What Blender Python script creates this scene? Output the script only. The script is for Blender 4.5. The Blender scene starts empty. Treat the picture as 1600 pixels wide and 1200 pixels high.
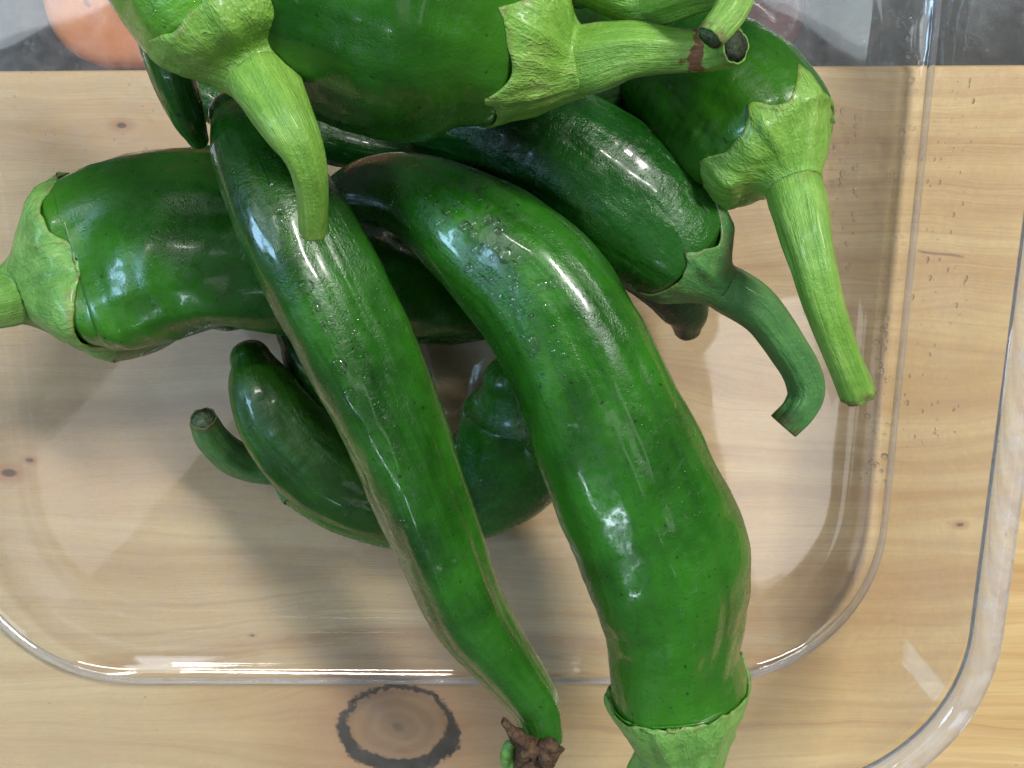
import bpy, math, random
from mathutils import Vector, Matrix, noise

random.seed(7)
SC = bpy.context.scene
COL = SC.collection
CM = 0.01
R = math.radians

# ------------------------------------------------------------------ camera
F = 1310.0                 # focal length in photograph pixels (1600 x 1200)
TILT = R(12.5)
FLOOR = 0.30               # inside floor of the container, cm above the board
DIST = 21.75
CAM = Vector((0, DIST * math.sin(TILT), FLOOR + DIST * math.cos(TILT)))
cam_d = bpy.data.cameras.new('camera')
cam = bpy.data.objects.new('camera', cam_d)
COL.objects.link(cam)
cam.location = CAM * CM
cam.rotation_euler = (-TILT, 0, 0)
cam_d.sensor_fit = 'HORIZONTAL'
cam_d.sensor_width = 36
cam_d.lens = 36 * F / 1600
cam_d.clip_start = 0.005
cam_d.clip_end = 20
SC.camera = cam


def ray(px, py):
    dx, dy = (px - 800) / F, (600 - py) / F
    return Vector((dx, dy * math.cos(TILT) - math.sin(TILT), -dy * math.sin(TILT) - math.cos(TILT)))


def at(px, py, z):
    """World point (cm) at height z seen at a photograph pixel, and the depth there."""
    d = ray(px, py)
    t = (z - CAM.z) / d.z
    return CAM + d * t, t


def overhead(px, py, h):
    """Point at height h that a level mirror at floor height shows at that pixel."""
    d = ray(px, py)
    k = ((CAM.z - FLOOR) + (h - FLOOR)) / -d.z
    return Vector((CAM.x + d.x * k, CAM.y + d.y * k, h))


# ------------------------------------------------------------------ world and lamps
world = bpy.data.worlds.new('World')
SC.world = world
world.use_nodes = True
bg = world.node_tree.nodes['Background']
bg.inputs['Color'].default_value = (0.80, 0.90, 1.0, 1)
bg.inputs['Strength'].default_value = 0.09


def area_lamp(name, loc, size, radiance, colour, rotz=0.0, target=None):
    d = bpy.data.lights.new(name, 'AREA')
    d.shape = 'RECTANGLE'
    d.size, d.size_y = size[0] * CM, size[1] * CM
    d.energy = radiance * math.pi * d.size * d.size_y
    d.color = colour
    o = bpy.data.objects.new(name, d)
    COL.objects.link(o)
    o.location = Vector(loc) * CM
    if target is not None:
        o.rotation_euler = (Vector(target) - Vector(loc)).to_track_quat('-Z', 'Y').to_euler()
    else:
        o.rotation_euler = (0, 0, rotz)
    return o


def edge_lamp(name, a, b, h, length, depth, radiance, colour, side):
    """Ceiling panel one of whose edges lies on the line a-b (pixels as mirrored in the tray floor)."""
    p, q = overhead(*a, h), overhead(*b, h)
    e = (q - p).normalized()
    n = Vector((-e.y, e.x, 0)) * side
    c = (p + q) / 2 + n * depth / 2
    return area_lamp(name, c, (length, depth), radiance, colour, math.atan2(e.y, e.x))


H = 110
edge_lamp('ceiling_panel', (0, 75), (185, 0), H, 46, 30, 2.5, (0.88, 0.95, 1.0), 1)
edge_lamp('ceiling_panel', (1190, 0), (1390, 125), H, 50, 30, 2.0, (0.84, 0.96, 1.0), 1)
for depth_, rad_ in ((19, 0.5), (16, 0.5), (13, 0.5), (10, 0.5)):
    edge_lamp('ceiling_panel', (20, 760), (190, 565), H, 64, depth_, rad_, (1.0, 0.95, 0.96), -1)
area_lamp('ceiling_panel', overhead(1215, 690, H), (18, 46), 1.5, (1.0, 0.97, 0.98), R(14))
area_lamp('tube_lamp', (-26, -98, 118), (44, 4), 30.0, (0.72, 0.88, 1.0), R(-10))
area_lamp('tube_lamp', (58, 70, 104), (50, 10), 105.0, (1.0, 0.97, 0.92), target=(0, 0, 3))
area_lamp('tube_lamp', (-34, 66, 112), (44, 5), 42.0, (1.0, 0.97, 0.92), R(14))
area_lamp('window_lamp', (-122, 20, 106), (24, 44), 24.0, (0.42, 0.70, 1.0), target=(0, 0, 3))

SC.view_settings.view_transform = 'Standard'
SC.view_settings.look = 'None'
SC.view_settings.exposure = 0.35
SC.view_settings.gamma = 1.0
SC.render.engine = 'CYCLES'
cy = SC.cycles
cy.use_denoising = True
cy.adaptive_threshold = 0.02
cy.max_bounces = 10
cy.transparent_max_bounces = 24
cy.transmission_bounces = 10
cy.glossy_bounces = 4
cy.caustics_refractive = True
cy.caustics_reflective = False
cy.sample_clamp_indirect = 6.0


# ------------------------------------------------------------------ node helpers
class Nodes:
    def __init__(self, name):
        self.m = bpy.data.materials.new(name)
        self.m.use_nodes = True
        self.t = self.m.node_tree
        self.t.nodes.clear()
        self.out = self.t.nodes.new('ShaderNodeOutputMaterial')

    def put(self, sock, v):
        if isinstance(v, bpy.types.NodeSocket):
            self.t.links.new(v, sock)
        elif v is not None:
            if sock.type == 'RGBA' and len(v) == 3:
                v = (*v, 1)
            sock.default_value = v

    def node(self, kind, ins=None, **props):
        n = self.t.nodes.new(kind)
        for k, v in props.items():
            setattr(n, k, v)
        for k, v in (ins or {}).items():
            self.put(n.inputs[k], v)
        return n

    def math(self, op, a, b=None, c=None, clamp=False):
        n = self.node('ShaderNodeMath', operation=op, use_clamp=clamp)
        self.put(n.inputs[0], a)
        if b is not None:
            self.put(n.inputs[1], b)
        if c is not None:
            self.put(n.inputs[2], c)
        return n.outputs[0]

    def vec(self, x, y, z=0.0):
        return self.node('ShaderNodeCombineXYZ', {0: x, 1: y, 2: z}).outputs[0]

    def coord(self, scale=100.0, loc=(0, 0, 0)):
        tc = self.node('ShaderNodeTexCoord')
        mp = self.node('ShaderNodeMapping', {'Vector': tc.outputs['Object'], 'Scale': (scale,) * 3, 'Location': loc})
        return mp.outputs[0]

    def noise(self, v, scale, detail=3.0, rough=0.5, dist=0.0):
        n = self.node('ShaderNodeTexNoise', {'Vector': v, 'Scale': scale, 'Detail': detail, 'Roughness': rough, 'Distortion': dist})
        return n.outputs[0]

    def ramp(self, f, stops, mode='LINEAR'):
        n = self.node('ShaderNodeValToRGB', {0: f})
        n.color_ramp.interpolation = mode
        el = n.color_ramp.elements
        while len(el) < len(stops):
            el.new(0.5)
        for e, (p, c) in zip(el, stops):
            e.position = p
            e.color = (*c, 1) if len(c) == 3 else c
        return n.outputs[0]

    def span(self, f, a, b, lo=0.0, hi=1.0):
        n = self.node('ShaderNodeMapRange', {0: f, 1: a, 2: b, 3: lo, 4: hi}, interpolation_type='SMOOTHSTEP')
        return n.outputs[0]

    def mix(self, f, a, b, blend='MIX'):
        n = self.node('ShaderNodeMix', data_type='RGBA', blend_type=blend)
        self.put(n.inputs[0], f)
        self.put(n.inputs[6], a)
        self.put(n.inputs[7], b)
        return n.outputs[2]

    def attr(self, name):
        return self.node('ShaderNodeAttribute', attribute_name=name).outputs['Fac']

    def bump(self, h, strength, dist, normal=None):
        return self.node('ShaderNodeBump', {'Height': h, 'Strength': strength, 'Distance': dist, 'Normal': normal}).outputs[0]

    def done(self, shader):
        self.t.links.new(shader, self.out.inputs['Surface'])
        return self.m


# ------------------------------------------------------------------ object helpers
def mesh_obj(name, verts, faces, mat, parent=None, origin=Vector((0, 0, 0)), smooth=True, attrs=None):
    me = bpy.data.meshes.new(name)
    me.from_pydata([(Vector(v) - origin) * CM for v in verts], [], faces)
    me.update()
    if smooth:
        me.polygons.foreach_set('use_smooth', [True] * len(me.polygons))
    for k, vals in (attrs or {}).items():
        a = me.attributes.new(k, 'FLOAT', 'POINT')
        a.data.foreach_set('value', vals)
    if mat:
        me.materials.append(mat)
    o = bpy.data.objects.new(name, me)
    COL.objects.link(o)
    if parent:
        o.parent = parent
    else:
        o.location = origin * CM
    return o


def empty(name, loc):
    o = bpy.data.objects.new(name, None)
    COL.objects.link(o)
    o.location = Vector(loc) * CM
    o.empty_display_size = 0.01
    return o


def tag(o, label=None, category=None, group=None, kind=None):
    for k, v in (('label', label), ('category', category), ('group', group), ('kind', kind)):
        if v:
            o[k] = v
    return o


# ------------------------------------------------------------------ materials
def mat_wood():
    n = Nodes('pine')
    p = n.coord(100.0)
    s = n.node('ShaderNodeSeparateXYZ', {0: p})
    x, y = s.outputs[0], s.outputs[1]
    wob = n.noise(n.vec(n.math('MULTIPLY', x, 0.12), n.math('MULTIPLY', y, 0.35)), 1.0, 3)
    yy = n.math('ADD', y, n.math('MULTIPLY', n.math('SUBTRACT', wob, 0.5), 1.3))
    knots = []                      # x, y, reach along, reach across, radius
    for px, py, ax, ay, rad in ((622, 1136, 6.5, 2.8, 1.60), (14, 739, 2.0, .8, .26), (46, 719, 1.2, .5, .13), (190, 196, 2.2, .6, .16),
                                (1500, 820, 1.6, .6, .13), (1330, 560, 7.0, 2.2, 0.0), (620, 760, 8.0, 2.4, 0.0), (394, 993, .8, .3, .07)):
        w, _ = at(px, py, 0)
        knots.append((w.x, w.y, ax, ay, rad))
    v = yy
    for kx, ky, ax, ay, rad in knots:
        dx = n.math('DIVIDE', n.math('SUBTRACT', x, kx), ax)
        dy = n.math('DIVIDE', n.math('SUBTRACT', yy, ky), ay)
        d2 = n.math('ADD', n.math('MULTIPLY', dx, dx), n.math('MULTIPLY', dy, dy))
        g = n.math('POWER', 2.718, n.math('MULTIPLY', d2, -1.0))
        v = n.math('ADD', v, n.math('MULTIPLY', n.math('MULTIPLY', n.math('SUBTRACT', yy, ky), -0.86), g))
    broad = n.noise(n.vec(n.math('MULTIPLY', x, 0.03), n.math('MULTIPLY', v, 0.9)), 1.0, 4, 0.55)
    rings = n.noise(n.vec(n.math('MULTIPLY', x, 0.035), n.math('MULTIPLY', v, 2.6), 4.0), 1.0, 2, 0.5)
    fine = n.noise(n.vec(n.math('MULTIPLY', x, 0.5), n.math('MULTIPLY', v, 16.0), 9.0), 1.0, 3, 0.6)
    blot = n.noise(n.vec(n.math('MULTIPLY', x, 0.16), n.math('MULTIPLY', y, 0.3), 2.0), 1.0, 3, 0.5)
    col = n.ramp(broad, [(0.25, (0.42, 0.225, 0.09)), (0.45, (0.59, 0.40, 0.175)), (0.60, (0.69, 0.51, 0.25)), (0.78, (0.55, 0.36, 0.16))])
    col = n.mix(n.span(blot, 0.42, 0.72, 0, 0.5), col, (0.55, 0.35, 0.17))
    col = n.mix(n.span(rings, 0.56, 0.66, 0, 0.34), col, (0.46, 0.27, 0.13))
    col = n.mix(n.math('MULTIPLY', n.span(fine, 0.50, 0.75), 0.22), col, (0.42, 0.25, 0.13))
    pores = n.noise(n.vec(n.math('MULTIPLY', x, 1.6), n.math('MULTIPLY', v, 55.0), 5.0), 1.0, 2, 0.6)
    col = n.mix(n.span(pores, 0.60, 0.75, 0.0, 0.22), col, (0.33, 0.19, 0.09))
    lines = n.noise(n.vec(n.math('MULTIPLY', x, 0.03), n.math('MULTIPLY', v, 5.5), 14.0), 1.0, 2, 0.5)
    col = n.mix(n.span(n.math('ABSOLUTE', n.math('SUBTRACT', lines, 0.5)), 0.0, 0.035, 0.26, 0.0), col, (0.40, 0.22, 0.10))
    col = n.mix(n.span(x, -14.0, -4.0, 0.35, 0.0), col, (0.72, 0.57, 0.36))
    kn = n.noise(n.vec(x, y, 3.0), 1.1, 4, 0.6)
    kf = n.noise(n.vec(x, y, 7.0), 6.0, 4, 0.6)
    for kx, ky, ax, ay, rad in knots:
        if rad == 0:
            continue
        dx = n.math('SUBTRACT', x, kx)
        dy = n.math('MULTIPLY', n.math('SUBTRACT', y, ky), 1.25 if rad > 1 else 1.9)
        d = n.math('DIVIDE', n.math('SQRT', n.math('ADD', n.math('MULTIPLY', dx, dx), n.math('MULTIPLY', dy, dy))), rad)
        d = n.math('ADD', d, n.math('MULTIPLY', n.math('SUBTRACT', kn, 0.5), 0.30))
        halo = n.span(d, 0.8, 2.9 if rad > 1 else 3.0, 0.72, 0.0)
        col = n.mix(halo, col, (0.44, 0.22, 0.11))
        if rad > 1:
            inner = n.math('MULTIPLY', n.span(d, 0.86, 1.0, 1.0, 0.0), 0.88)
            rr = n.math('SINE', n.math('MULTIPLY', d, 19.0))
            ic = n.mix(n.span(rr, -0.6, 1.0), (0.33, 0.18, 0.085), (0.39, 0.225, 0.11))
            col = n.mix(inner, col, ic)
            # bark ring, wide below and thin above
            low = n.span(dy, -1.4, 1.0, 0.19, 0.07)
            wide = n.math('ADD', low, n.math('MULTIPLY', n.math('SUBTRACT', kf, 0.50), 0.26))
            off = n.math('ABSOLUTE', n.math('SUBTRACT', d, 1.0))
            ring = n.span(n.math('SUBTRACT', off, wide), -0.05, 0.03, 1.0, 0.0)
            col = n.mix(ring, col, (0.012, 0.008, 0.006))
            pith = n.span(d, 0.05, 0.20, 0.85, 0.0)
            col = n.mix(pith, col, (0.16, 0.09, 0.06))
        else:
            core = n.span(d, 0.5, 1.05, 0.9, 0.0)
            col = n.mix(core, col, (0.10, 0.055, 0.03))
    # short crack in the grain
    cw, _ = at(1470, 397, 0)
    cx = n.math('SUBTRACT', x, cw.x)
    cyv = n.math('SUBTRACT', n.math('ADD', n.math('SUBTRACT', y, cw.y), n.math('MULTIPLY', cx, 0.22)),
                 n.math('MULTIPLY', n.math('SINE', n.math('MULTIPLY', cx, 3.0)), 0.05))
    crack = n.math('MULTIPLY', n.span(n.math('ABSOLUTE', cyv), 0.015, 0.05, 0.75, 0.0), n.span(n.math('ABSOLUTE', cx), 0.45, 0.7, 1.0, 0.0))
    col = n.mix(crack, col, (0.17, 0.10, 0.06))
    specks = n.noise(n.vec(x, y, 1.0), 5.0, 1)
    col = n.mix(n.span(specks, 0.78, 0.82, 0, 0.6), col, (0.16, 0.09, 0.05))
    nb = n.bump(n.math('ADD', fine, n.math('MULTIPLY', rings, 0.6)), 0.25, 0.0004)
    b = n.node('ShaderNodeBsdfPrincipled', {'Base Color': col, 'Roughness': n.span(blot, 0.2, 0.8, 0.42, 0.6), 'Normal': nb, 'Specular IOR Level': 0.35})
    return n.done(b.outputs[0])


def mat_skin(name, dark, mid, pale, pale_at=0.9, gloss=0.18, seed=0.0, bump=1.0, wet=0.0):
    """Green pepper skin: blotchy green, fine pores, dry scuffs, broken gloss."""
    n = Nodes(name)
    p = n.coord(100.0, (seed, seed * 0.7, -seed))
    s = n.attr('along')
    big = n.noise(p, 0.55, 3, 0.55)
    med = n.noise(p, 1.9, 4, 0.6)
    fine = n.noise(p, 14.0, 3, 0.6)
    pore = n.noise(p, 34.0, 2, 0.5)
    wrink = n.noise(p, 5.0, 5, 0.65, 0.4)
    lane = n.vec(n.math('MULTIPLY', n.attr('around_x'), 2.6), n.math('MULTIPLY', n.attr('around_y'), 2.6), n.math('MULTIPLY', s, 3.2))
    streak = n.noise(lane, 1.2, 2, 0.5, 0.2)
    col = n.ramp(n.math('ADD', n.math('MULTIPLY', big, 0.72), n.math('MULTIPLY', streak, 0.28)), [(0.34, dark), (0.58, mid), (0.72, mid)])
    ribs = n.math('ABSOLUTE', n.math('SUBTRACT', n.noise(lane, 1.4, 1, 0.5), 0.5))
    col = n.mix(n.span(ribs, 0.0, 0.06, 0.07, 0.0), col, pale)
    col = n.mix(n.span(med, 0.45, 0.75, 0.0, 0.35), col, dark)
    col = n.mix(n.span(s, pale_at - 0.25, pale_at + 0.12, 0.0, 0.55), col, pale)
    col = n.mix(n.span(fine, 0.60, 0.78, 0.0, 0.20), col, pale)
    scuffm = n.math('MULTIPLY', n.span(med, 0.58, 0.74), n.span(wrink, 0.56, 0.66))
    col = n.mix(n.math('MULTIPLY', scuffm, 0.30), col, (0.32, 0.45, 0.24))
    dots = n.noise(p, 9.0, 0)
    col = n.mix(n.span(dots, 0.80, 0.83, 0, 0.8), col, (0.012, 0.02, 0.006))
    rough = n.math('ADD', gloss, n.math('MULTIPLY', n.span(wrink, 0.35, 0.70), 0.28))
    rough = n.math('ADD', rough, n.math('MULTIPLY', n.span(big, 0.35, 0.65), 0.08))
    h = n.math('ADD', n.math('MULTIPLY', wrink, 0.22), n.math('MULTIPLY', fine, 0.12))
    h = n.math('ADD', h, n.math('MULTIPLY', pore, 0.10))
    vo = n.node('ShaderNodeTexVoronoi', {'Vector': p, 'Scale': 7.0, 'Randomness': 1.0})
    bead_ = n.math('MULTIPLY', n.span(vo.outputs['Distance'], 0.03, 0.20, 1.0, 0.0), n.span(med, 0.42, 0.55))
    h = n.math('ADD', h, n.math('MULTIPLY', bead_, 0.10 + 0.5 * wet))
    film = n.noise(p, 0.9, 3, 0.6)
    h = n.math('ADD', h, n.math('MULTIPLY', n.math('MULTIPLY', n.noise(p, 17.0, 2, 0.6), n.span(film, 0.40, 0.62)), 0.17))
    cross = n.noise(n.vec(n.math('MULTIPLY', n.attr('around_x'), 1.6), n.math('MULTIPLY', n.attr('around_y'), 1.6), n.math('MULTIPLY', s, 40.0)), 1.0, 3, 0.6)
    h = n.math('ADD', h, n.math('MULTIPLY', n.math('MULTIPLY', cross, n.span(streak, 0.36, 0.60)), 0.42))
    h = n.math('ADD', h, n.math('MULTIPLY', n.span(ribs, 0.0, 0.12), 0.015))
    nb = n.bump(h, 0.42 * bump, 0.0013)
    b = n.node('ShaderNodeBsdfPrincipled', {
        'Base Color': col, 'Roughness': rough, 'Normal': nb, 'IOR': 1.45,
        'Subsurface Weight': 0.0, 'Subsurface Radius': (0.4, 1.0, 0.2), 'Subsurface Scale': 0.0022,
        'Coat Weight': 0.35 + 1.2 * wet, 'Coat Roughness': n.math('ADD', 0.06, n.math('MULTIPLY', n.span(wrink, 0.4, 0.65), 0.22)), 'Specular IOR Level': 0.42})
    return n.done(b.outputs[0])


def mat_calyx(name, a, b_, c, seed=0.0, gloss=0.38):
    n = Nodes(name)
    p = n.coord(100.0, (seed, seed, seed))
    s = n.attr('along')
    big = n.noise(p, 1.4, 3, 0.6)
    med = n.noise(p, 5.0, 4, 0.6)
    fine = n.noise(p, 22.0, 3, 0.6)
    lane = n.vec(n.math('MULTIPLY', n.attr('around_x'), 3.0), n.math('MULTIPLY', n.attr('around_y'), 3.0), n.math('MULTIPLY', s, 1.5))
    streak = n.noise(lane, 2.0, 4, 0.6, 0.2)
    col = n.ramp(n.math('ADD', n.math('MULTIPLY', big, 0.5), n.math('MULTIPLY', streak, 0.5)), [(0.34, a), (0.52, b_), (0.68, c)])
    veins = n.math('ABSOLUTE', n.math('SUBTRACT', n.noise(lane, 2.6, 2, 0.5), 0.5))
    col = n.mix(n.span(veins, 0.0, 0.04, 0.20, 0.0), col, c)
    col = n.mix(n.span(med, 0.52, 0.75, 0, 0.5), col, a)
    col = n.mix(n.span(fine, 0.58, 0.8, 0, 0.35), col, (0.42, 0.56, 0.22))
    brown = n.math('MULTIPLY', n.span(s, 0.93, 1.0), n.span(med, 0.35, 0.6))
    col = n.mix(n.math('MULTIPLY', brown, 0.8), col, (0.10, 0.065, 0.025))
    edge = n.math('MULTIPLY', n.span(s, 0.02, 0.10, 1.0, 0.0), n.span(med, 0.40, 0.60))
    col = n.mix(n.math('MULTIPLY', edge, 0.55), col, (0.17, 0.16, 0.05))
    sm = n.span(n.math('ADD', n.attr('scar'), n.math('MULTIPLY', n.math('SUBTRACT', med, 0.5), 2.8)), 0.50, 0.75)
    col = n.mix(n.math('MULTIPLY', sm, 0.9), col, (0.17, 0.045, 0.025))
    h = n.math('ADD', n.math('MULTIPLY', med, 1.0), n.math('MULTIPLY', fine, 0.35))
    h = n.math('ADD', h, n.math('MULTIPLY', streak, 0.7))
    h = n.math('ADD', h, n.math('MULTIPLY', n.span(veins, 0.0, 0.06, 1.0, 0.0), 0.25))
    nb = n.bump(h, 0.45, 0.0010)
    b = n.node('ShaderNodeBsdfPrincipled', {
        'Base Color': col, 'Roughness': n.math('ADD', gloss, n.math('MULTIPLY', med, 0.2)), 'Normal': nb,
        'Coat Weight': 0.15, 'Coat Roughness': 0.15})
    return n.done(b.outputs[0])


def mat_dry(name, a, b_):
    n = Nodes(name)
    p = n.coord(100.0)
    f = n.noise(p, 9.0, 4, 0.65)
    col = n.ramp(f, [(0.35, a), (0.7, b_)])
    b = n.node('ShaderNodeBsdfPrincipled', {'Base Color': col, 'Roughness': 0.8, 'Normal': n.bump(f, 0.8, 0.001)})
    return n.done(b.outputs[0])


def mat_clear(name, tint=(0.985, 0.985, 0.99), rough=0.02, base=0.058, veil=0.02, mist=0.0):
    """Thin clear plastic: mirror share rises towards grazing view, the rest passes through a painted-in veil."""
    n = Nodes(name)
    p = n.coord(100.0)
    lw = n.node('ShaderNodeLayerWeight', {'Blend': 0.5})
    f5 = n.math('POWER', lw.outputs['Facing'], 4.5)
    fr = n.math('ADD', base, n.math('MULTIPLY', f5, 0.9), clamp=True)
    smear = n.noise(p, 0.8, 4, 0.6, 0.5)
    wav = n.noise(p, 0.35, 2)
    gl = n.node('ShaderNodeBsdfGlossy', {'Color': (1, 1, 1, 1), 'Roughness': n.span(smear, 0.35, 0.7, rough, rough + 0.045),
                                         'Normal': n.bump(wav, 0.04, 0.002)})
    tr = n.node('ShaderNodeBsdfTransparent', {'Color': (*tint, 1)})
    film = n.noise(p, 2.2, 5, 0.7, 0.6)
    df = n.node('ShaderNodeBsdfDiffuse', {'Color': (0.80, 0.82, 0.88, 1)})
    tl = n.node('ShaderNodeBsdfTranslucent', {'Color': (0.80, 0.82, 0.88, 1)})
    fog = n.node('ShaderNodeMixShader', {0: 0.5, 1: df.outputs[0], 2: tl.outputs[0]})
    hz = n.span(film, 0.30, 0.75, veil * 0.5, veil * 1.6)  # milky film paints in the pale reflection of the ceiling
    if mist:
        px_ = n.node('ShaderNodeSeparateXYZ', {0: p}).outputs[0]
        edge = n.math('ADD', px_, n.math('MULTIPLY', n.math('SUBTRACT', n.noise(p, 0.5, 3), 0.5), 2.5))
        hz = n.math('ADD', hz, n.math('MULTIPLY', n.span(edge, 10.3, 12.2), n.span(film, 0.25, 0.7, mist * 0.6, mist * 1.3)))  # condensation on the right wall, also painting in its grey ceiling reflection
    body = n.node('ShaderNodeMixShader', {0: hz, 1: tr.outputs[0], 2: fog.outputs[0]})
    mx = n.node('ShaderNodeMixShader', {0: fr, 1: body.outputs[0], 2: gl.outputs[0]})
    return n.done(mx.outputs[0])


def mat_glass(name, ior, tint=(1, 1, 1), rough=0.0, band_share=0.22):
    n = Nodes(name)
    g = n.node('ShaderNodeBsdfGlass', {'Color': (*tint, 1), 'Roughness': rough, 'IOR': ior})
    d = n.node('ShaderNodeBsdfDiffuse', {'Color': (0.72, 0.74, 0.78, 1)})
    painted_band = n.span(n.noise(n.coord(100.0), 3.0, 4, 0.6), 0.3, 0.8, band_share * 0.6, band_share * 1.5)  # grey-white mixed in to paint the band refracted and reflected in the rim
    return n.done(n.node('ShaderNodeMixShader', {0: painted_band, 1: g.outputs[0], 2: d.outputs[0]}).outputs[0])


def mat_water():
    n = Nodes('water')
    lw = n.node('ShaderNodeLayerWeight', {'Blend': 0.5})
    fr = n.math('ADD', 0.03, n.math('MULTIPLY', n.math('POWER', lw.outputs['Facing'], 4.0), 0.8), clamp=True)
    tr = n.node('ShaderNodeBsdfTransparent', {'Color': (0.97, 0.98, 0.98, 1)})
    gs = n.node('ShaderNodeBsdfRefraction', {'IOR': 1.33, 'Roughness': 0.0})
    gl = n.node('ShaderNodeBsdfGlossy', {'Roughness': 0.04})
    body = n.node('ShaderNodeMixShader', {0: 0.30, 1: tr.outputs[0], 2: gs.outputs[0]})
    return n.done(n.node('ShaderNodeMixShader', {0: fr, 1: body.outputs[0], 2: gl.outputs[0]}).outputs[0])


def mat_granite():
    n = Nodes('granite')
    p = n.coord(100.0)
    vo = n.node('ShaderNodeTexVoronoi', {'Vector': p, 'Scale': 3.5, 'Randomness': 1.0})
    f = n.noise(p, 4.0, 5, 0.7)
    g = n.noise(p, 1.3, 3, 0.6)
    col = n.ramp(f, [(0.42, (0.002, 0.006, 0.005)), (0.58, (0.005, 0.014, 0.012)), (0.72, (0.08, 0.10, 0.09))])
    col = n.mix(n.span(g, 0.55, 0.7, 0, 0.6), col, (0.06, 0.05, 0.045))
    sp = n.span(vo.outputs['Distance'], 0.05, 0.16, 0.6, 0.0)
    col = n.mix(n.math('MULTIPLY', sp, n.span(g, 0.4, 0.6)), col, (0.22, 0.24, 0.22))
    b = n.node('ShaderNodeBsdfPrincipled', {'Base Color': col, 'Roughness': 0.30, 'Specular IOR Level': 0.25})
    return n.done(b.outputs[0])


def mat_glazed(name, a, b_, rough, coat):
    n = Nodes(name)
    p = n.coord(100.0)
    f = n.noise(p, 0.7, 4, 0.6)
    g = n.noise(p, 7.0, 3, 0.6)
    sp = n.noise(p, 3.2, 1)
    col = n.mix(n.span(f, 0.35, 0.7), a, b_)
    col = n.mix(n.span(sp, 0.72, 0.76, 0, 0.7), col, (0.14, 0.05, 0.03))
    b = n.node('ShaderNodeBsdfPrincipled', {'Base Color': col, 'Roughness': rough, 'Normal': n.bump(g, 0.12, 0.001), 'Coat Weight': coat, 'Coat Roughness': 0.1})
    return n.done(b.outputs[0])


G_DARK, G_MID, G_PALE = (0.0042, 0.0403, 0.0024), (0.0176, 0.1273, 0.0044), (0.0459, 0.1800, 0.0090)
SKIN = {
    'bright': mat_skin('skin_bright', (0.0049, 0.0436, 0.0025), (0.0193, 0.1360, 0.0043), (0.0394, 0.1800, 0.0096), seed=3.1, wet=0.25),
    'long': mat_skin('skin_long', (0.0054, 0.0406, 0.0033), (0.0193, 0.1209, 0.0063), (0.0328, 0.1512, 0.0132), seed=11.7, wet=0.2, bump=1.1),
    'plain': mat_skin('skin_plain', G_DARK, G_MID, G_PALE, seed=21.3, bump=0.6),
    'dark': mat_skin('skin_dark', (0.0021, 0.0230, 0.0024), (0.0080, 0.0773, 0.0058), (0.0197, 0.1080, 0.0090), seed=33.9, gloss=0.15, bump=1.5),
    'deep': mat_skin('skin_deep', (0.0026, 0.0259, 0.0024), (0.0120, 0.0922, 0.0051), (0.0197, 0.1080, 0.0090), seed=41.0, gloss=0.18, bump=1.2),
    'gloss': mat_skin('skin_gloss', (0.0066, 0.0630, 0.0053), (0.0230, 0.1485, 0.0090), (0.0410, 0.1890, 0.0150), seed=83.0, gloss=0.12, bump=1.5),
    'pale': mat_skin('skin_pale', (0.0236, 0.1267, 0.0067), (0.0720, 0.2899, 0.0146), (0.1181, 0.3168, 0.0240), pale_at=0.75, seed=51.0, wet=0.35, gloss=0.2),
    'olive': mat_skin('skin_olive', (0.0068, 0.0461, 0.0024), (0.0272, 0.1273, 0.0044), (0.0328, 0.1296, 0.0090), seed=61.0, gloss=0.26),
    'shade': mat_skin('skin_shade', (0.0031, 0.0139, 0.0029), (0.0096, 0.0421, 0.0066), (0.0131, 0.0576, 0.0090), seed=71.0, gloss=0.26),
}
CALYX = {
    'bright': mat_calyx('calyx_bright', (0.10, 0.26, 0.022), (0.17, 0.36, 0.048), (0.29, 0.47, 0.11), 1.0),
    'green': mat_calyx('calyx_green', (0.075, 0.22, 0.035), (0.14, 0.32, 0.060), (0.22, 0.40, 0.11), 4.0),
    'dull': mat_calyx('calyx_dull', (0.035, 0.13, 0.030), (0.055, 0.19, 0.040), (0.10, 0.26, 0.07), 8.0, 0.5),
}
CUT = {'dark': mat_dry('cut_dark', (0.012, 0.022, 0.010), (0.06, 0.085, 0.035)),
       'brown': mat_dry('cut_brown', (0.035, 0.016, 0.008), (0.13, 0.075, 0.035)),
       'grey': mat_dry('cut_grey', (0.03, 0.06, 0.03), (0.16, 0.22, 0.10))}
M_WOOD = mat_wood()
M_CLEAR = mat_clear('clear_plastic', veil=0.08)
M_MIST = mat_clear('misted_plastic', veil=0.03, mist=0.12)
M_RIM = mat_glass('clear_rim', 1.46, (0.97, 0.975, 0.985), 0.02)
M_WATER = mat_water()
M_GRANITE = mat_granite()
M_TERRA = mat_glazed('terracotta', (0.52, 0.17, 0.05), (0.62, 0.25, 0.075), 0.6, 0.05)
M_MAROON = mat_glazed('maroon_glaze', (0.06, 0.012, 0.012), (0.10, 0.025, 0.022), 0.35, 0.3)

# ------------------------------------------------------------------ countertop, board, things behind the board
BOARD_T = 1.9


def rounded_rect(cx, cy, hx, hy, r, n=14):
    pts = []
    for sx, sy, a0 in ((1, 1, 0), (-1, 1, 90), (-1, -1, 180), (1, -1, 270)):
        for i in range(n + 1):
            a = R(a0 + 90 * i / n)
            pts.append((cx + sx * (hx - r) + r * math.cos(a), cy + sy * (hy - r) + r * math.sin(a)))
    return pts


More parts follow.
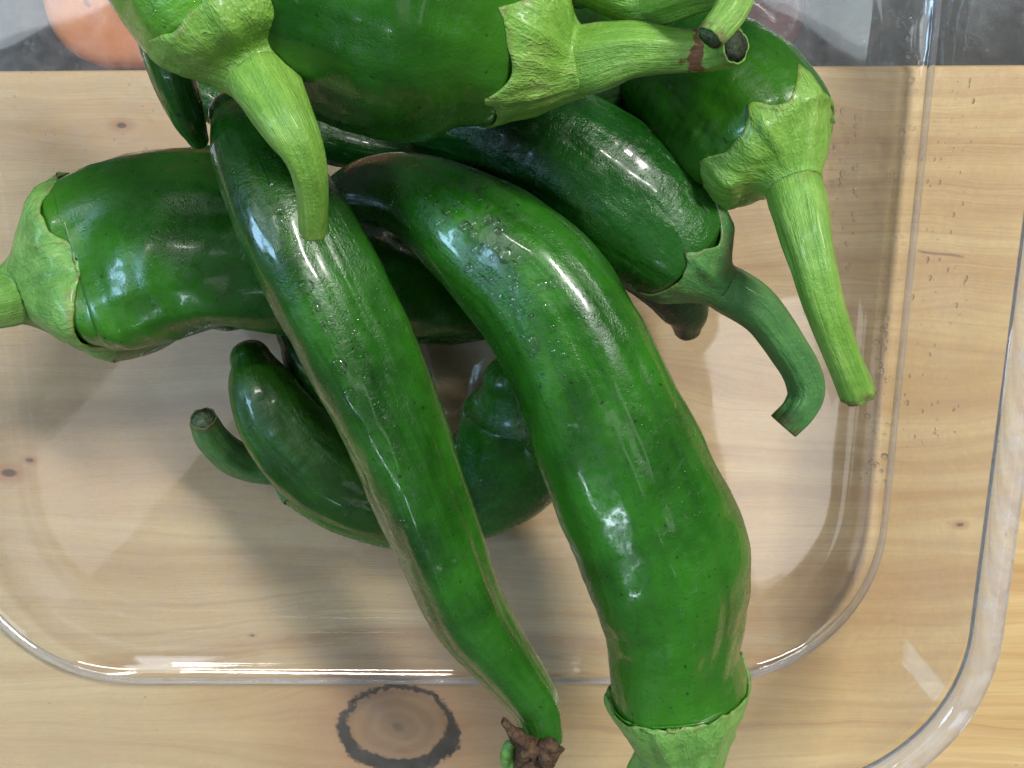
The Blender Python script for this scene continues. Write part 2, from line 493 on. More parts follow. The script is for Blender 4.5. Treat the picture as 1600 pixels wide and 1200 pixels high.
def loft(name, loops, mat, parent=None, closed_loop=False, cap_first=False, cap_last=False, **kw):
    """Skin a list of equal-length rings of points."""
    vs, fs = [], []
    k = len(loops[0])
    for lp in loops:
        vs += lp
    rows = len(loops)
    for i in range(rows if closed_loop else rows - 1):
        j = (i + 1) % rows
        for a in range(k):
            b = (a + 1) % k
            fs.append((i * k + a, i * k + b, j * k + b, j * k + a))
    if cap_first:
        fs.append(tuple(reversed(range(k))))
    if cap_last:
        fs.append(tuple((rows - 1) * k + a for a in range(k)))
    return mesh_obj(name, vs, fs, mat, parent, **kw)


edge_l, _ = at(0, 109, 0)
edge_r, _ = at(1500, 100, 0)
slope = (edge_r.y - edge_l.y) / (edge_r.x - edge_l.x)


def board_y(x):
    return edge_l.y + slope * (x - edge_l.x)


ct = mesh_obj('countertop', [(-90, -70, -BOARD_T), (90, -70, -BOARD_T), (90, 60, -BOARD_T), (-90, 60, -BOARD_T)], [(0, 1, 2, 3)], M_GRANITE)
tag(ct, 'dark speckled granite countertop behind the wooden board', kind='structure')

bd_loops = []
for inset, z in ((0.0, -BOARD_T + 0.01), (0.0, -0.22), (0.05, -0.08), (0.16, -0.015), (0.30, 0.0)):
    bd_loops.append([(-45 + inset, -45 + inset, z), (45 - inset, -45 + inset, z), (45 - inset, board_y(45) - inset, z), (-45 + inset, board_y(-45) - inset, z)])
bd = loft('wooden_board', bd_loops, M_WOOD, cap_first=True, cap_last=True, smooth=False)
tag(bd, 'pale knotty pine board under the clear container', 'board')


def dish(name, px0, px1, hy, z_top, mat, label, r, gap=0.12, depth=0.5):
    a, _ = at(px0, 60, z_top)
    b, _ = at(px1, 60, z_top)
    cx, hx = (a.x + b.x) / 2, (b.x - a.x) / 2
    y0 = board_y(cx) + gap
    z0 = -BOARD_T + 0.01
    ht = z_top - z0
    loops = []
    for off, z in ((-0.55, z0), (-0.15, z0 + 0.12 * ht), (0.0, z0 + 0.55 * ht), (-0.02, z0 + 0.86 * ht), (-0.12, z0 + 0.97 * ht), (-0.28, z_top),
                   (-0.5, z0 + 0.98 * ht), (-1.0, z0 + (1 - depth * .35) * ht), (-1.8, z0 + (1 - depth * .8) * ht), (-2.6, z0 + (1 - depth) * ht)):
        loops.append([(x, y, z) for x, y in rounded_rect(cx, y0 + hy, hx + off, hy + off, max(r + off * 0.8, 0.3))])
    o = empty(name, (cx, y0 + hy, z0))
    org = Vector((cx, y0 + hy, z0))
    loft('body', loops, mat, o, cap_first=True, cap_last=True, origin=org)
    return tag(o, label, 'dish')


dish('terracotta_dish', 66, 470, 4.5, -0.30, M_TERRA, 'orange terracotta dish behind the board, seen through the tray at upper left', 1.5, depth=0.18)
dish('glazed_dish', 880, 1262, 4.0, -0.35, M_MAROON, 'dark maroon glazed dish behind the board, beside the right pepper', 1.2, depth=0.45)

# ------------------------------------------------------------------ container
ir, _ = at(1338, 650, FLOOR)
ib, _ = at(600, 1010, FLOOR)
il = -14.0
IN_R, IN_B, IN_T = ir.x, ib.y, 12.6
ICX, ICY = (IN_R + il) / 2, (IN_B + IN_T) / 2
IHX, IHY = (IN_R - il) / 2, (IN_T - IN_B) / 2
IRAD = 4.3
RIM_Z = 4.6


def ring(off, z, rad=None):
    return [(x, y, z) for x, y in rounded_rect(ICX, ICY, IHX + off, IHY + off, (rad if rad else IRAD + off * (0.3 if off < 0.95 else 0.3 - (off - 0.95) * 0.8)), 18)]


tray = empty('plastic_container', (ICX, ICY, 0.0))
org = Vector((ICX, ICY, 0.0))
tag(tray, 'clear plastic container with rounded corners holding the pile of green peppers', 'container')
T = 0.14
inner = [(-0.30, FLOOR), (-0.06, FLOOR + 0.006), (0.10, FLOOR + 0.03), (0.26, FLOOR + 0.10), (0.42, FLOOR + 0.20), (0.74, FLOOR + 0.36), (0.80, FLOOR + 0.42),
         (0.86, FLOOR + 0.60), (0.90, 1.2), (0.98, 2.2), (1.10, 3.4), (1.20, RIM_Z - 0.12)]
outer = [(o + T, z - T * 0.9) for o, z in inner[:6]] + [(0.92, FLOOR + 0.34), (0.99, FLOOR + 0.55), (1.04, 1.2), (1.12, 2.2), (1.24, 3.4), (1.34, RIM_Z - 0.12)]
# floor slab (inner and outer face), and the wall in two skins
loft('floor', [ring(-IHX * 0.5 * k, FLOOR, IRAD * (1 - 0.3 * k)) for k in (1, 0.5, 0.12)] + [ring(o, z) for o, z in inner[:5]], M_CLEAR, tray, cap_first=True, origin=org)
loft('base_face', [ring(-IHX * 0.5 * k, FLOOR - T, IRAD * (1 - 0.3 * k)) for k in (1, 0.5, 0.12)] + [ring(o, z) for o, z in outer[:5]], M_CLEAR, tray, cap_first=True, origin=org)
loft('wall', [ring(o, z) for o, z in inner[4:]], M_MIST, tray, origin=org)
loft('wall_face', [ring(o, z) for o, z in outer[4:]], M_CLEAR, tray, origin=org)


def bead(name, off, z, a, b, mat, n=12, rad=None):
    loops = []
    for i in range(n):
        t = 2 * math.pi * i / n
        loops.append(ring(off + a * math.cos(t), z + b * math.sin(t), rad + a * math.cos(t) if rad else None))
    return loft(name, loops, mat, tray, closed_loop=True, origin=org)


bead('rim', 1.50, RIM_Z, 0.34, 0.30, M_RIM, 16, 4.3)
bead('foot_edge', 0.90, FLOOR + 0.26, 0.085, 0.10, M_RIM, 10)

# ------------------------------------------------------------------ peppers
def catmull(pts, n):
    """Resample a list of equal-length tuples evenly by chord length."""
    P = [tuple(2 * a - b for a, b in zip(pts[0], pts[1]))] + list(pts) + [tuple(2 * a - b for a, b in zip(pts[-1], pts[-2]))]
    fine = []
    for i in range(1, len(P) - 2):
        for k in range(24):
            t = k / 24
            fine.append(tuple(0.5 * (2 * b + (c - a) * t + (2 * a - 5 * b + 4 * c - d) * t * t + (3 * b - a - 3 * c + d) * t ** 3)
                              for a, b, c, d in zip(P[i - 1], P[i], P[i + 1], P[i + 2])))
    fine.append(tuple(pts[-1]))
    acc = [0.0]
    for a, b in zip(fine, fine[1:]):
        acc.append(acc[-1] + (Vector(b[:3]) - Vector(a[:3])).length)
    out, j = [], 0
    for i in range(n):
        s = acc[-1] * i / (n - 1)
        while j < len(acc) - 2 and acc[j + 1] < s:
            j += 1
        w = (s - acc[j]) / max(acc[j + 1] - acc[j], 1e-9)
        out.append(tuple(a + (b - a) * w for a, b in zip(fine[j], fine[j + 1])))
    return out, acc[-1]


def frames(pts):
    """Rotation-minimising frames along a polyline."""
    ts = []
    for i in range(len(pts)):
        a, b = pts[max(i - 1, 0)], pts[min(i + 1, len(pts) - 1)]
        ts.append((b - a).normalized())
    up = Vector((0, 0, 1))
    n = (up - ts[0] * up.dot(ts[0]))
    if n.length < 0.05:
        n = Vector((0, 1, 0)) - ts[0] * ts[0].y
    n.normalize()
    out = []
    for t in ts:
        n = (n - t * n.dot(t)).normalized()
        out.append((t, n, t.cross(n)))
    return out


def world_pts(px):
    out = []
    for x, y, z, r in px:
        w, t = at(x, y, z)
        out.append((w.x, w.y, w.z, r * t / F))
    return out


def sweep(rings, seg, shape):
    """rings: (centre, n, b, radius, s); shape(phi, s, ring) multiplies the radius."""
    vs, fs, al = [], [], []
    for i, (c, n, b, r, s) in enumerate(rings):
        for k in range(seg):
            ph = 2 * math.pi * k / seg
            q = r * shape(ph, s, c)
            vs.append(c + n * (q * math.cos(ph)) + b * (q * math.sin(ph)))
            al.append(s)
    for i in range(len(rings) - 1):
        for k in range(seg):
            m = (k + 1) % seg
            fs.append((i * seg + k, i * seg + m, (i + 1) * seg + m, (i + 1) * seg + k))
    a = len(vs)
    vs.append(rings[0][0]); al.append(rings[0][4])
    vs.append(rings[-1][0]); al.append(rings[-1][4])
    last = (len(rings) - 1) * seg
    for k in range(seg):
        m = (k + 1) % seg
        fs.append((a, m, k))
        fs.append((a + 1, last + k, last + m))
    return vs, fs, al


def angles(count, seg):
    return {'around_x': [math.cos(2 * math.pi * (i % seg) / seg) for i in range(count)],
            'around_y': [math.sin(2 * math.pi * (i % seg) / seg) for i in range(count)]}


PEPPERS = {}


def bell(u, neck):
    """Calyx outline: full at the rim, rounded shoulder, hollow run into the stem."""
    u = min(max(u, 0.0), 1.0)
    w = u ** 0.85
    return 1 - (1 - neck) * w * w * (3 - 2 * w)


GROUP = 'green peppers piled in the clear container'


def pepper(key, label, spine, skin, calyx=None, stem=None, cmat='green', cut='dark', lobes=(3, 0.05, 0.0), dent=0.05, cap=0.55,
           points=6, reach=0.35, star=0.30, neck=0.42, tip_cap=1.3, seg=72, n=150, seed=0, scar=None, cup=0.0, shoulder=0.0, crease=0.03):
    W = world_pts(spine)
    S, length = catmull(W, n)
    P = [Vector(q[:3]) for q in S]
    fr = frames(P)
    kk, la, tw = lobes

    def shape(ph, s, c):
        w = min(1.0, s * 5) * (1.0 - 0.35 * max(0, (s - 0.85) / 0.15))
        v = 1 + la * w * math.cos(kk * ph + tw * s + seed) + la * 0.45 * w * math.cos(2 * ph - tw * s * 0.6 + seed * 2)
        v += dent * noise.noise(Vector((c.x * .55 + 1.3 * math.cos(ph) + seed * 7, c.y * .55 + 1.3 * math.sin(ph), c.z * .5)))
        nz = noise.noise(Vector((2.3 * math.cos(ph) + seed * 3, 2.3 * math.sin(ph), s * 1.6 + seed)))
        v -= crease * w * max(0.0, 1 - abs(nz) * 5.5)
        v += 0.010 * w * noise.noise(Vector((1.5 * math.cos(ph) + seed, 1.5 * math.sin(ph), s * 26)))
        v += shoulder * min(1.0, max(0.0, (s - 0.55) / 0.35)) * math.cos(4 * ph + seed * 3)
        v += 0.8 * dent * w * noise.noise(Vector((1.9 * math.cos(ph) + seed, 1.9 * math.sin(ph), s * 2.2 + seed)))
        v += dent * 0.35 * noise.noise(Vector((c.x * 1.6 + 3 * math.cos(ph), c.y * 1.6 + 3 * math.sin(ph) + seed * 5, c.z)))
        return v

    rings = []
    t0, n0, b0 = fr[0]
    r0 = S[0][3]
    for i in range(8, 0, -1):
        a = math.pi / 2 * i / 8.3
        rings.append((P[0] - t0 * (r0 * tip_cap * math.sin(a)), n0, b0, r0 * math.cos(a) ** 0.8, 0.0))
    for i in range(n):
        rings.append((P[i], fr[i][1], fr[i][2], S[i][3], i / (n - 1)))
    tE, nE, bE = fr[-1]
    RE, E = S[-1][3], P[-1]
    if calyx:
        SW = world_pts(stem)
        path = [tuple(E) + (RE * neck,), tuple(E + tE * RE * cap * 0.8) + (RE * neck,)] + SW
        PQ, plen = catmull(path, 160)
        PP = [Vector(q[:3]) for q in PQ]
        pf = frames(PP)
        # start the path frame aligned with the body frame
        ang = math.atan2(nE.dot(pf[0][2]), nE.dot(pf[0][1]))

        def on_path(dist):
            f_ = min(max(dist / plen, 0.0), 1.0) * 159
            i0 = min(int(f_), 158)
            w_ = f_ - i0
            c = PP[i0].lerp(PP[i0 + 1], w_)
            t, n_, b_ = pf[i0]
            return c, n_ * math.cos(ang) + b_ * math.sin(ang), b_ * math.cos(ang) - n_ * math.sin(ang)

        for i in range(1, 11):
            u = 0.72 * i / 10
            c, nn, bb = on_path(RE * cap * u)
            rings.append((c, nn, bb, RE * bell(u, neck) * (0.985 - 0.13 * min(1, i / 2)), 1.0))
    else:
        for i in range(1, 11):
            a = math.pi / 2 * i / 10.4
            rings.append((E + tE * (RE * cap * math.sin(a)), nE, bE, RE * max(math.cos(a), 0) ** 0.75, 1.0))
    vs, fs, al = sweep(rings, seg, shape)
    org = P[n // 2].copy()
    org.z = min(v.z for v in vs)
    root = empty('green_pepper', org)
    tag(root, label, 'pepper', GROUP)
    mesh_obj('body', vs, fs, SKIN[skin], root, org, attrs={'along': al, **angles(len(vs), seg)})
    PEPPERS[key] = dict(root=root, org=org, verts=vs, faces=fs)
    if calyx:
        rows, cs = 22, 96
        rnd = random.Random(seed * 13 + 5)
        jit = [rnd.uniform(0.5, 1.3) for _ in range(points)]
        shift = [rnd.uniform(-0.16, 0.16) for _ in range(points)]
        cv, cf, ca = [], [], []
        for i in range(rows + 1):
            q = i / rows
            for k in range(cs):
                ph = 2 * math.pi * k / cs
                lobe = f = 0.0
                for pi_ in range(points):
                    pc = 2 * math.pi * (pi_ + shift[pi_]) / points
                    dphi = abs((ph - pc + math.pi) % (2 * math.pi) - math.pi) / (math.pi / points)
                    if dphi < 1:
                        lobe = max(lobe, (1 - dphi) ** 1.7 * jit[pi_])
                        f = max(f, 1 - dphi)
                a0 = reach - star * lobe - 0.12 * noise.noise(Vector((ph * 2.0, seed, 0.0))) - 0.02 * noise.noise(Vector((ph * 7.0, seed, 4.0)))
                a = a0 + (1.0 - a0) * q
                sh = shape(ph, 1.0, E)
                if a > 0:
                    zz = cap * a
                    rad = bell(a, 0.97 * PQ[min(int(RE * zz / plen * 159 + 0.5), 159)][3] / RE)
                    c, nn, bb = on_path(RE * zz)
                else:
                    fi = max(0.0, (n - 1) + a * RE * (n - 1) / length)
                    i0 = min(int(fi), n - 2)
                    rad = (S[i0][3] + (S[i0 + 1][3] - S[i0][3]) * (fi - i0)) / RE
                    c, nn, bb = P[i0].lerp(P[i0 + 1], fi - i0), fr[i0][1], fr[i0][2]
                    sh = shape(ph, fi / (n - 1), c)
                rib = 0.12 * (f ** 4) * math.sin(math.pi * min(1, q * 1.0)) + 0.015 * math.sin(points * 3 * ph + seed) * (1 - q)
                rib += (0.10 * noise.noise(Vector((math.cos(ph) * 2.4 + seed, math.sin(ph) * 2.4, q * 3)))
                        + 0.05 * noise.noise(Vector((math.cos(ph) * 6 + seed, math.sin(ph) * 6, q * 8)))) * (1 - q) ** 0.5
                curl = (0.0 + cup + 0.015 * noise.noise(Vector((math.cos(ph) * 2, math.sin(ph) * 2, seed * 3)))) * (1 - q) ** 6
                lift = max(0.018, 0.024 + rib * 0.8 * min(1, 0.25 + q * 3) + curl)
                k_ = 1 - max(0, q - 0.6) / 0.4
                rr = RE * ((1 + (sh - 1) * k_) * rad + lift * k_ * (0.35 + 0.65 * rad))
                cv.append(c + nn * (rr * math.cos(ph)) + bb * (rr * math.sin(ph)))
                ca.append(q * 0.9)
        for i in range(rows):
            for k in range(cs):
                m = (k + 1) % cs
                cf.append((i * cs + k, i * cs + m, (i + 1) * cs + m, (i + 1) * cs + k))
        co = mesh_obj('calyx', cv, cf, CALYX[cmat], root, org, attrs={'along': ca, **angles(len(cv), cs)})
        sm = co.modifiers.new('thick', 'SOLIDIFY')
        sm.thickness = 0.035 * RE * CM
        sm.offset = -1.0
    if stem:
        d0 = RE * cap * 0.80
        Q = []
        for i in range(72):
            dist = d0 + (plen - d0) * i / 71
            f_ = dist / plen * 159
            i0 = min(int(f_), 158)
            w_ = f_ - i0
            q4 = tuple(x_ + (y_ - x_) * w_ for x_, y_ in zip(PQ[i0], PQ[i0 + 1]))
            blend = min(1.0, max(0.0, (dist - d0) / (RE * 0.35)))
            Q.append(q4[:3] + (q4[3] * (0.93 + 0.07 * blend),))
        QP = [Vector(q[:3]) for q in Q]
        qf = frames(QP)

        def sshape(ph, s, c):
            g_ = min(1.0, s * 5)
            v = 1 + g_ * (0.075 * (1 - 0.4 * s) * math.cos(5 * ph + seed + s) + 0.04 * math.cos(9 * ph + seed + 2 * s))
            v += 0.05 * noise.noise(Vector((c.x * 1.5 + math.cos(ph) + seed, c.y * 1.5 + math.sin(ph), c.z)))
            return v
        rr = [(QP[i], qf[i][1], qf[i][2], Q[i][3], i / 71) for i in range(72)]
        te = qf[-1][0]
        re = Q[-1][3]
        # raised lip and sunken face at the cut
        tilt = qf[-1][1] * random.uniform(-0.25, 0.25)
        rr.append((QP[-1] + te * re * 0.10, qf[-1][1], qf[-1][2], re * 1.0, 1.0))
        rr.append((QP[-1] + te * re * 0.14, qf[-1][1], qf[-1][2], re * 0.93, 1.0))
        rr.append((QP[-1] + te * re * 0.06, qf[-1][1], qf[-1][2], re * 0.80, 1.0))
        rr.append((QP[-1] - te * re * 0.10, qf[-1][1], qf[-1][2], re * 0.70, 1.0))
        v2, f2, a2 = sweep(rr, 30, sshape)
        sc = [0.0] * len(a2)
        if scar:
            sc = [max(0.0, 1 - abs(a - scar[0]) / scar[1]) for a in a2]
        so = mesh_obj('stem', v2, f2, CALYX[cmat], root, org, attrs={'along': a2, 'scar': sc, **angles(len(v2), 30)})
        cr = []
        for i, (rad, dz) in enumerate(((0.90, 0.125), (0.84, 0.10), (0.66, -0.02), (0.40, -0.05), (0.16, 0.02))):
            cr.append((QP[-1] + te * re * dz, qf[-1][1], qf[-1][2], re * rad, 1.0))
        v3, f3, a3 = sweep(cr, 20, lambda ph, s, c: 1 + 0.10 * noise.noise(Vector((math.cos(ph) * 2, math.sin(ph) * 2, c.x * 6 + seed))))
        mesh_obj('cut_end', v3, f3, CUT[cut], so, org, attrs={'along': a3})
    return root


# low layer --------------------------------------------------------------
pepper('floor', 'curved dark pepper lying on the container floor, its short stem curling out at lower left',
       [(800, 590, 3.0, 46), (815, 632, 2.6, 86), (808, 700, 2.2, 92), (748, 756, 1.8, 80), (660, 782, 1.6, 72), (570, 775, 1.5, 64), (500, 752, 1.45, 58), (465, 742, 1.4, 48)],
       'gloss', True, [(395, 726, 1.5, 27), (362, 712, 1.9, 26), (333, 685, 2.4, 24), (318, 655, 2.9, 21)], 'dull', 'grey', seed=1, neck=0.55, dent=0.06, lobes=(3, 0.06, 1.0), cap=0.8, reach=0.1, tip_cap=0.7)
pepper('sliver', 'narrow green pepper showing only as a sliver behind the long diagonal pepper',
       [(455, 530, 2.6, 20), (480, 570, 2.8, 32), (540, 640, 3.0, 42), (610, 720, 2.9, 40), (650, 760, 2.8, 30)], 'deep', seed=2)
pepper('horn', 'olive green pepper with blunt tip upward, left of the long diagonal pepper',
       [(392, 562, 3.3, 32), (410, 606, 3.5, 52), (450, 672, 3.6, 66), (510, 730, 3.6, 72), (578, 770, 3.5, 64), (650, 790, 3.2, 54)], 'olive', seed=3, dent=0.07, tip_cap=0.95)
pepper('tip', 'dark purplish pepper tip poking out below the calyx of the glossy dark pepper',
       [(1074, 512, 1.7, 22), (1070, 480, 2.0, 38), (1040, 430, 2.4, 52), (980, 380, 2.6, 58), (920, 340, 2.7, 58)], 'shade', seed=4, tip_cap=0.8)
pepper('behind', 'dull green pepper crossing behind the long pepper under the top of the pile',
       [(318, 152, 3.2, 32), (400, 185, 3.0, 44), (500, 212, 2.8, 42), (600, 235, 2.6, 38), (680, 245, 2.5, 30)], 'deep', seed=5)
pepper('under', 'shadowed dark green pepper beneath the red-scarred horizontal stem',
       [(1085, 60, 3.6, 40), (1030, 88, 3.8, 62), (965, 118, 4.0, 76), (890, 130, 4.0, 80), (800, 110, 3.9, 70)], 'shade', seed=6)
# middle layer -----------------------------------------------------------
pepper('left', 'fat green pepper at far left with pale star calyx and stem leaving the frame',
       [(810, 476, 2.9, 48), (740, 470, 3.2, 72), (640, 448, 3.6, 94), (540, 428, 3.9, 112), (440, 404, 4.1, 124), (360, 388, 4.2, 140), (290, 390, 4.2, 148), (220, 408, 4.2, 146), (170, 426, 4.25, 142), (128, 436, 4.4, 132)],
       'plain', True, [(-20, 474, 5.3, 38), (-90, 480, 5.6, 34), (-180, 470, 5.8, 30)], 'green', seed=7, dent=0.13, cap=0.85, reach=0.06, star=0.50, neck=0.36, points=5, lobes=(3, 0.06, 1.2), shoulder=0.09, crease=0.03)
pepper('right', 'green pepper at upper right with broad bright calyx and long pale hanging stem',
       [(930, 20, 3.5, 46), (1010, 72, 4.2, 82), (1090, 128, 4.9, 112), (1150, 176, 5.45, 122), (1188, 212, 5.85, 118), (1208, 240, 6.07, 108)],
       'plain', True, [(1264, 385, 7.0, 36), (1284, 462, 7.15, 31), (1310, 540, 6.95, 27), (1340, 614, 6.6, 27)], 'bright', seed=8, cap=0.62, reach=-0.06, star=0.34, points=7, neck=0.42, dent=0.05)
pepper('glossy', 'glossy dark green pepper right of centre with dull calyx and crooked stem',
       [(700, 200, 4.6, 56), (780, 208, 4.7, 82), (860, 234, 4.8, 100), (935, 282, 4.9, 108), (1000, 334, 5.0, 106), (1048, 378, 5.1, 94), (1070, 398, 5.1, 84)],
       'dark', True, [(1178, 478, 5.1, 34), (1214, 518, 5.0, 31), (1246, 566, 4.9, 29), (1260, 608, 4.8, 28), (1248, 640, 4.8, 26), (1226, 664, 4.8, 25)], 'dull', seed=9, cap=0.95, reach=0.08, star=0.34, neck=0.46, dent=0.06)
pepper('big', 'largest bright green pepper with water drops, calyx at the bottom edge of the photo',
       [(520, 318, 4.6, 34), (580, 296, 5.1, 48), (648, 306, 5.6, 66), (722, 352, 6.1, 90), (828, 438, 6.5, 108), (900, 548, 6.6, 116), (950, 660, 6.5, 121), (992, 765, 6.3, 128), (1032, 868, 6.0, 132), (1046, 955, 5.8, 114), (1046, 1020, 5.7, 103), (1054, 1060, 5.6, 107), (1056, 1076, 5.6, 108)],
       'bright', True, [(1052, 1235, 5.6, 66), (1052, 1310, 5.6, 44), (1050, 1380, 5.6, 32)], 'green', seed=10, cap=1.15, reach=0.02, star=0.24, neck=0.64, cup=0.015, points=6, dent=0.065, lobes=(3, 0.06, 2.0), crease=0.028, n=210, seg=84)
LONG = pepper('long', 'long narrow diagonal pepper with drops and a shrivelled brown end',
       [(368, 182, 6.3, 40), (396, 232, 6.6, 66), (440, 318, 7.0, 82), (496, 430, 7.2, 88), (556, 548, 7.1, 87), (612, 668, 6.9, 79), (655, 780, 6.6, 74), (700, 890, 6.3, 66), (738, 970, 6.1, 60), (790, 1040, 6.0, 48), (836, 1100, 5.9, 39), (850, 1150, 5.9, 33)],
       'long', False, None, seed=11, lobes=(3, 0.085, 2.6), dent=0.065, crease=0.018, n=220, seg=84, cap=0.4, tip_cap=0.9)
# top layer --------------------------------------------------------------
pepper('curl', 'slim dark pepper tip curving down beside the pale pepper at upper left',
       [(308, 214, 6.2, 17), (292, 180, 6.6, 27), (270, 120, 7.0, 35), (252, 50, 7.2, 40), (240, -40, 7.2, 48), (240, -150, 7.0, 56)], 'plain', seed=12, tip_cap=1.1, dent=0.04)
pepper('top', 'biggest pepper at top centre with ragged pale calyx and red-scarred horizontal stem',
       [(250, -120, 8.3, 90), (380, -70, 8.5, 150), (520, -20, 8.6, 196), (640, 12, 8.6, 204), (730, 36, 8.6, 176), (785, 58, 8.6, 140), (808, 66, 8.6, 126)],
       'plain', True, [(985, 80, 9.0, 41), (1050, 80, 9.1, 33), (1110, 80, 9.2, 30), (1148, 73, 9.6, 27)], 'bright', 'dark', seed=13, cap=0.92, reach=0.08, star=0.26, neck=0.44, points=7, dent=0.045, lobes=(3, 0.03, 0.6), scar=(0.74, 0.13))
pepper('upper', 'pepper cut off by the top edge, its pale stem end hanging beside the red-scarred stem',
       [(860, -260, 8.2, 90), (930, -150, 8.4, 112), (985, -62, 8.6, 104)],
       'bright', True, [(1095, -20, 9.6, 36), (1146, -22, 10.0, 31), (1142, 16, 10.1, 27), (1110, 58, 10.2, 23)], 'bright', 'grey', seed=14, cap=0.8, neck=0.40, reach=0.1)
pepper('pale', 'wet pale green pepper at top left with thick curved stem over the long pepper',
       [(190, -330, 8.8, 110), (240, -200, 9.2, 140), (295, -90, 9.4, 144), (335, -10, 9.5, 134), (360, 36, 9.5, 124)],
       'pale', True, [(448, 192, 10.0, 42), (475, 246, 10.0, 31), (488, 304, 9.7, 24), (490, 362, 9.3, 21)], 'bright', 'brown', seed=15, cap=0.8, reach=0.05, star=0.30, neck=0.46, points=5, dent=0.06)


# the shrivelled end of the long pepper ------------------------------------
def tube(pts, seg=12, n=24, rag=0.2, seed=0.0):
    Q, _ = catmull(world_pts(pts), n)
    P = [Vector(q[:3]) for q in Q]
    fr = frames(P)
    return sweep([(P[i], fr[i][1], fr[i][2], Q[i][3], i / (n - 1)) for i in range(n)], seg,
                 lambda ph, s, c: 1 + rag * noise.noise(Vector((c.x * 4 + math.cos(ph) * 2 + seed, c.y * 4 + math.sin(ph) * 2, c.z * 4))))


def joined(parts):
    vs, fs, al = [], [], []
    for v, f, a in parts:
        o = len(vs)
        vs += v
        al += a
        fs += [tuple(i + o for i in q) for q in f]
    return vs, fs, al


LO = PEPPERS['long']['org']
v, f, a = joined([tube([(850, 1152, 6.0, 30), (842, 1170, 6.1, 31), (832, 1190, 6.1, 27), (826, 1215, 6.0, 18)], 16, 20, 0.5, 1),
                  tube([(836, 1170, 6.4, 14), (815, 1156, 6.6, 13), (800, 1142, 6.7, 9), (787, 1127, 6.8, 6)], 10, 20, 0.6, 2),
                  tube([(846, 1164, 6.4, 13), (862, 1166, 6.5, 12), (874, 1170, 6.4, 5)], 10, 16, 0.6, 3),
                  tube([(838, 1172, 6.4, 12), (826, 1176, 6.6, 11), (812, 1190, 6.5, 7), (806, 1200, 6.4, 4)], 10, 16, 0.6, 4),
                  tube([(850, 1168, 6.5, 10), (850, 1184, 6.6, 11), (858, 1200, 6.4, 6)], 10, 16, 0.6, 5)])
d = mesh_obj('dried_calyx', v, f, CUT['brown'], LONG, LO, attrs={'along': a})
d['label'] = 'shrivelled brown calyx'
v, f, a = tube([(826, 1206, 5.9, 13), (806, 1202, 5.9, 13), (793, 1186, 6.0, 12), (795, 1168, 6.1, 10), (802, 1160, 6.1, 7)], 14, 30, 0.1, 6)
mesh_obj('stem', v, f, CALYX['green'], LONG, LO, attrs={'along': a})

# ------------------------------------------------------------------ water drops
from mathutils.bvhtree import BVHTree


def tree_of(vs, fs):
    return BVHTree.FromPolygons([Vector(v) for v in vs], fs)


ALL_V, ALL_F, OWN = [], [], []
for k_, pp in PEPPERS.items():
    o_ = len(ALL_V)
    ALL_V += pp['verts']
    ALL_F += [tuple(i + o_ for i in q) for q in pp['faces']]
    OWN += [k_] * len(pp['faces'])
PILE = tree_of(ALL_V, ALL_F)
tv, tf = [], []
for nm in ('floor', 'wall'):
    ob = [c for c in tray.children if c.name.split('.')[0] == nm][0]
    o_ = len(tv)
    tv += [(vv.co / CM) + org for vv in ob.data.vertices]
    tf += [tuple(i + o_ for i in q.vertices) for q in ob.data.polygons]
TRAY = tree_of(tv, tf)


def dome(c, nrm, r, h, along, stretch):
    """A water bead: low dome with a slightly sunken foot."""
    nrm = nrm.normalized()
    u = along - nrm * along.dot(nrm)
    if u.length < 0.01:
        u = Vector((1, 0, 0)) - nrm * nrm.x
    u.normalize()
    w = nrm.cross(u)
    vs, fs = [], []
    seg, rows = 14, 5
    ja = random.uniform(0, 6.28)
    for i in range(rows):
        a = math.pi / 2 * (i / rows)
        for k in range(seg):
            ph = 2 * math.pi * k / seg
            rr = r * math.cos(a) * (1 + 0.08 * math.cos(2 * ph + ja) + 0.04 * math.cos(3 * ph + ja * 2))
            st = stretch if math.cos(ph) > 0 else 1.0
            vs.append(c + u * (rr * math.cos(ph) * st) + w * (rr * math.sin(ph)) + nrm * (h * math.sin(a) - 0.12 * h))
    vs.append(c + nrm * h * 0.88)
    vs.append(c - nrm * h * 0.15)
    for i in range(rows - 1):
        for k in range(seg):
            m = (k + 1) % seg
            fs.append((i * seg + k, i * seg + m, (i + 1) * seg + m, (i + 1) * seg + k))
    for k in range(seg):
        m = (k + 1) % seg
        fs.append(((rows - 1) * seg + k, (rows - 1) * seg + m, rows * seg))
        fs.append((m, k, rows * seg + 1))
    return vs, fs, [0.0] * len(vs)


def drops(spots, tree, own=None):
    out = []
    for px, py, r, stretch in spots:
        d = ray(px, py).normalized()
        loc, nrm, idx, dist = tree.ray_cast(CAM, d)
        if loc is None:
            continue
        if own and OWN[idx] != own:
            continue
        if not own:
            l2, _, _, d2 = PILE.ray_cast(CAM, d)
            if l2 is not None:
                continue
        if nrm.dot(d) > 0:
            nrm = -nrm
        depth = (loc - CAM).dot(ray(800, 600))
        rw = r * depth / F
        out.append(dome(loc, nrm, rw, rw * random.uniform(0.45, 0.7), Vector((0.15, -1, -0.2)), stretch))
    return out


def scatter(n, x0, x1, y0, y1, r0, r1, lean=0.0, stretch=(1.0, 1.4)):
    o = []
    for _ in range(n):
        y = random.uniform(y0, y1)
        x = random.uniform(x0, x1) + lean * (y - y0)
        o.append((x, y, r0 + (r1 - r0) * random.random() ** 3.2, random.uniform(*stretch)))
    return o


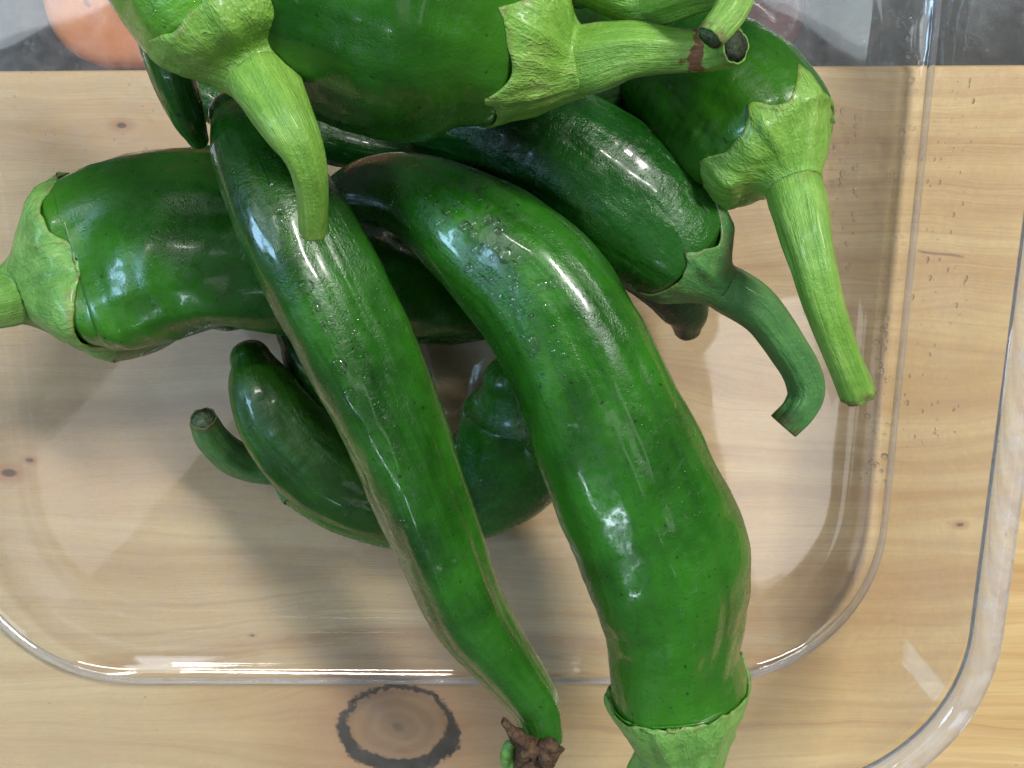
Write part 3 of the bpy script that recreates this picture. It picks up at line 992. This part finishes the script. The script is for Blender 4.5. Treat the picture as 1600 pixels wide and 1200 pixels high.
def water(name, label, beads):
    if not beads:
        return
    v, f, a = joined(beads)
    o = mesh_obj(name, v, f, M_WATER)
    return tag(o, label, 'water', kind='stuff')


big_spots = scatter(120, 640, 760, 280, 470, 2.5, 9, 0.42) + scatter(60, 740, 830, 430, 560, 2, 7, 0.5) + scatter(60, 860, 1000, 560, 1000, 1.5, 4, 0.12) + \
    [(847, 445, 11, 1.1), (866, 440, 10, 1.2), (788, 395, 12, 1.6), (770, 402, 7, 1.3), (724, 352, 9, 1.2), (740, 368, 10, 1.3), (758, 385, 8, 1), (832, 535, 13, 1.5),
     (690, 312, 7, 1), (700, 330, 8, 1), (812, 486, 9, 1.8), (742, 340, 6, 1), (860, 630, 8, 1.2), (776, 360, 6, 1.1)]
big_spots += scatter(420, 640, 900, 270, 1080, 0.9, 2.6, 0.30)
water('water_drops', 'water drops beaded on the largest bright green pepper', drops(big_spots, PILE, 'big'))
long_spots = scatter(70, 400, 480, 240, 560, 2, 6, 0.38) + scatter(90, 440, 600, 380, 900, 1.2, 3.5, 0.30) + \
    [(478, 447, 12, 1.2), (494, 480, 8, 1.3), (513, 508, 11, 1.3), (530, 570, 12, 1.4), (545, 615, 11, 1.6), (560, 500, 5, 1), (466, 398, 7, 1), (548, 470, 5, 1), (437, 325, 6, 2.2), (438, 345, 8, 1.3)]
long_spots += scatter(380, 370, 540, 210, 1040, 0.9, 2.6, 0.36)
water('water_drops', 'water drops beaded on the long narrow diagonal pepper', drops(long_spots, PILE, 'long'))
water('water_drops', 'fine water beads on the pale pepper at top left', drops(scatter(70, 220, 420, 2, 120, 1.5, 4.5, 0.25), PILE, 'pale'))
tray_spots = scatter(170, 1408, 1446, 0, 760, 1.2, 5.5, -0.085, (1, 1.2)) + scatter(90, 1290, 1350, 170, 520, 1.4, 4.5, -0.07, (1.4, 2.4)) + \
    scatter(110, 1440, 1530, 120, 700, 1.2, 4.5, -0.06, (1.0, 1.8)) + scatter(16, 20, 240, 110, 300, 1.5, 3.5)
water('water_drops', 'small water beads on the right side of the clear container', drops(tray_spots, TRAY))
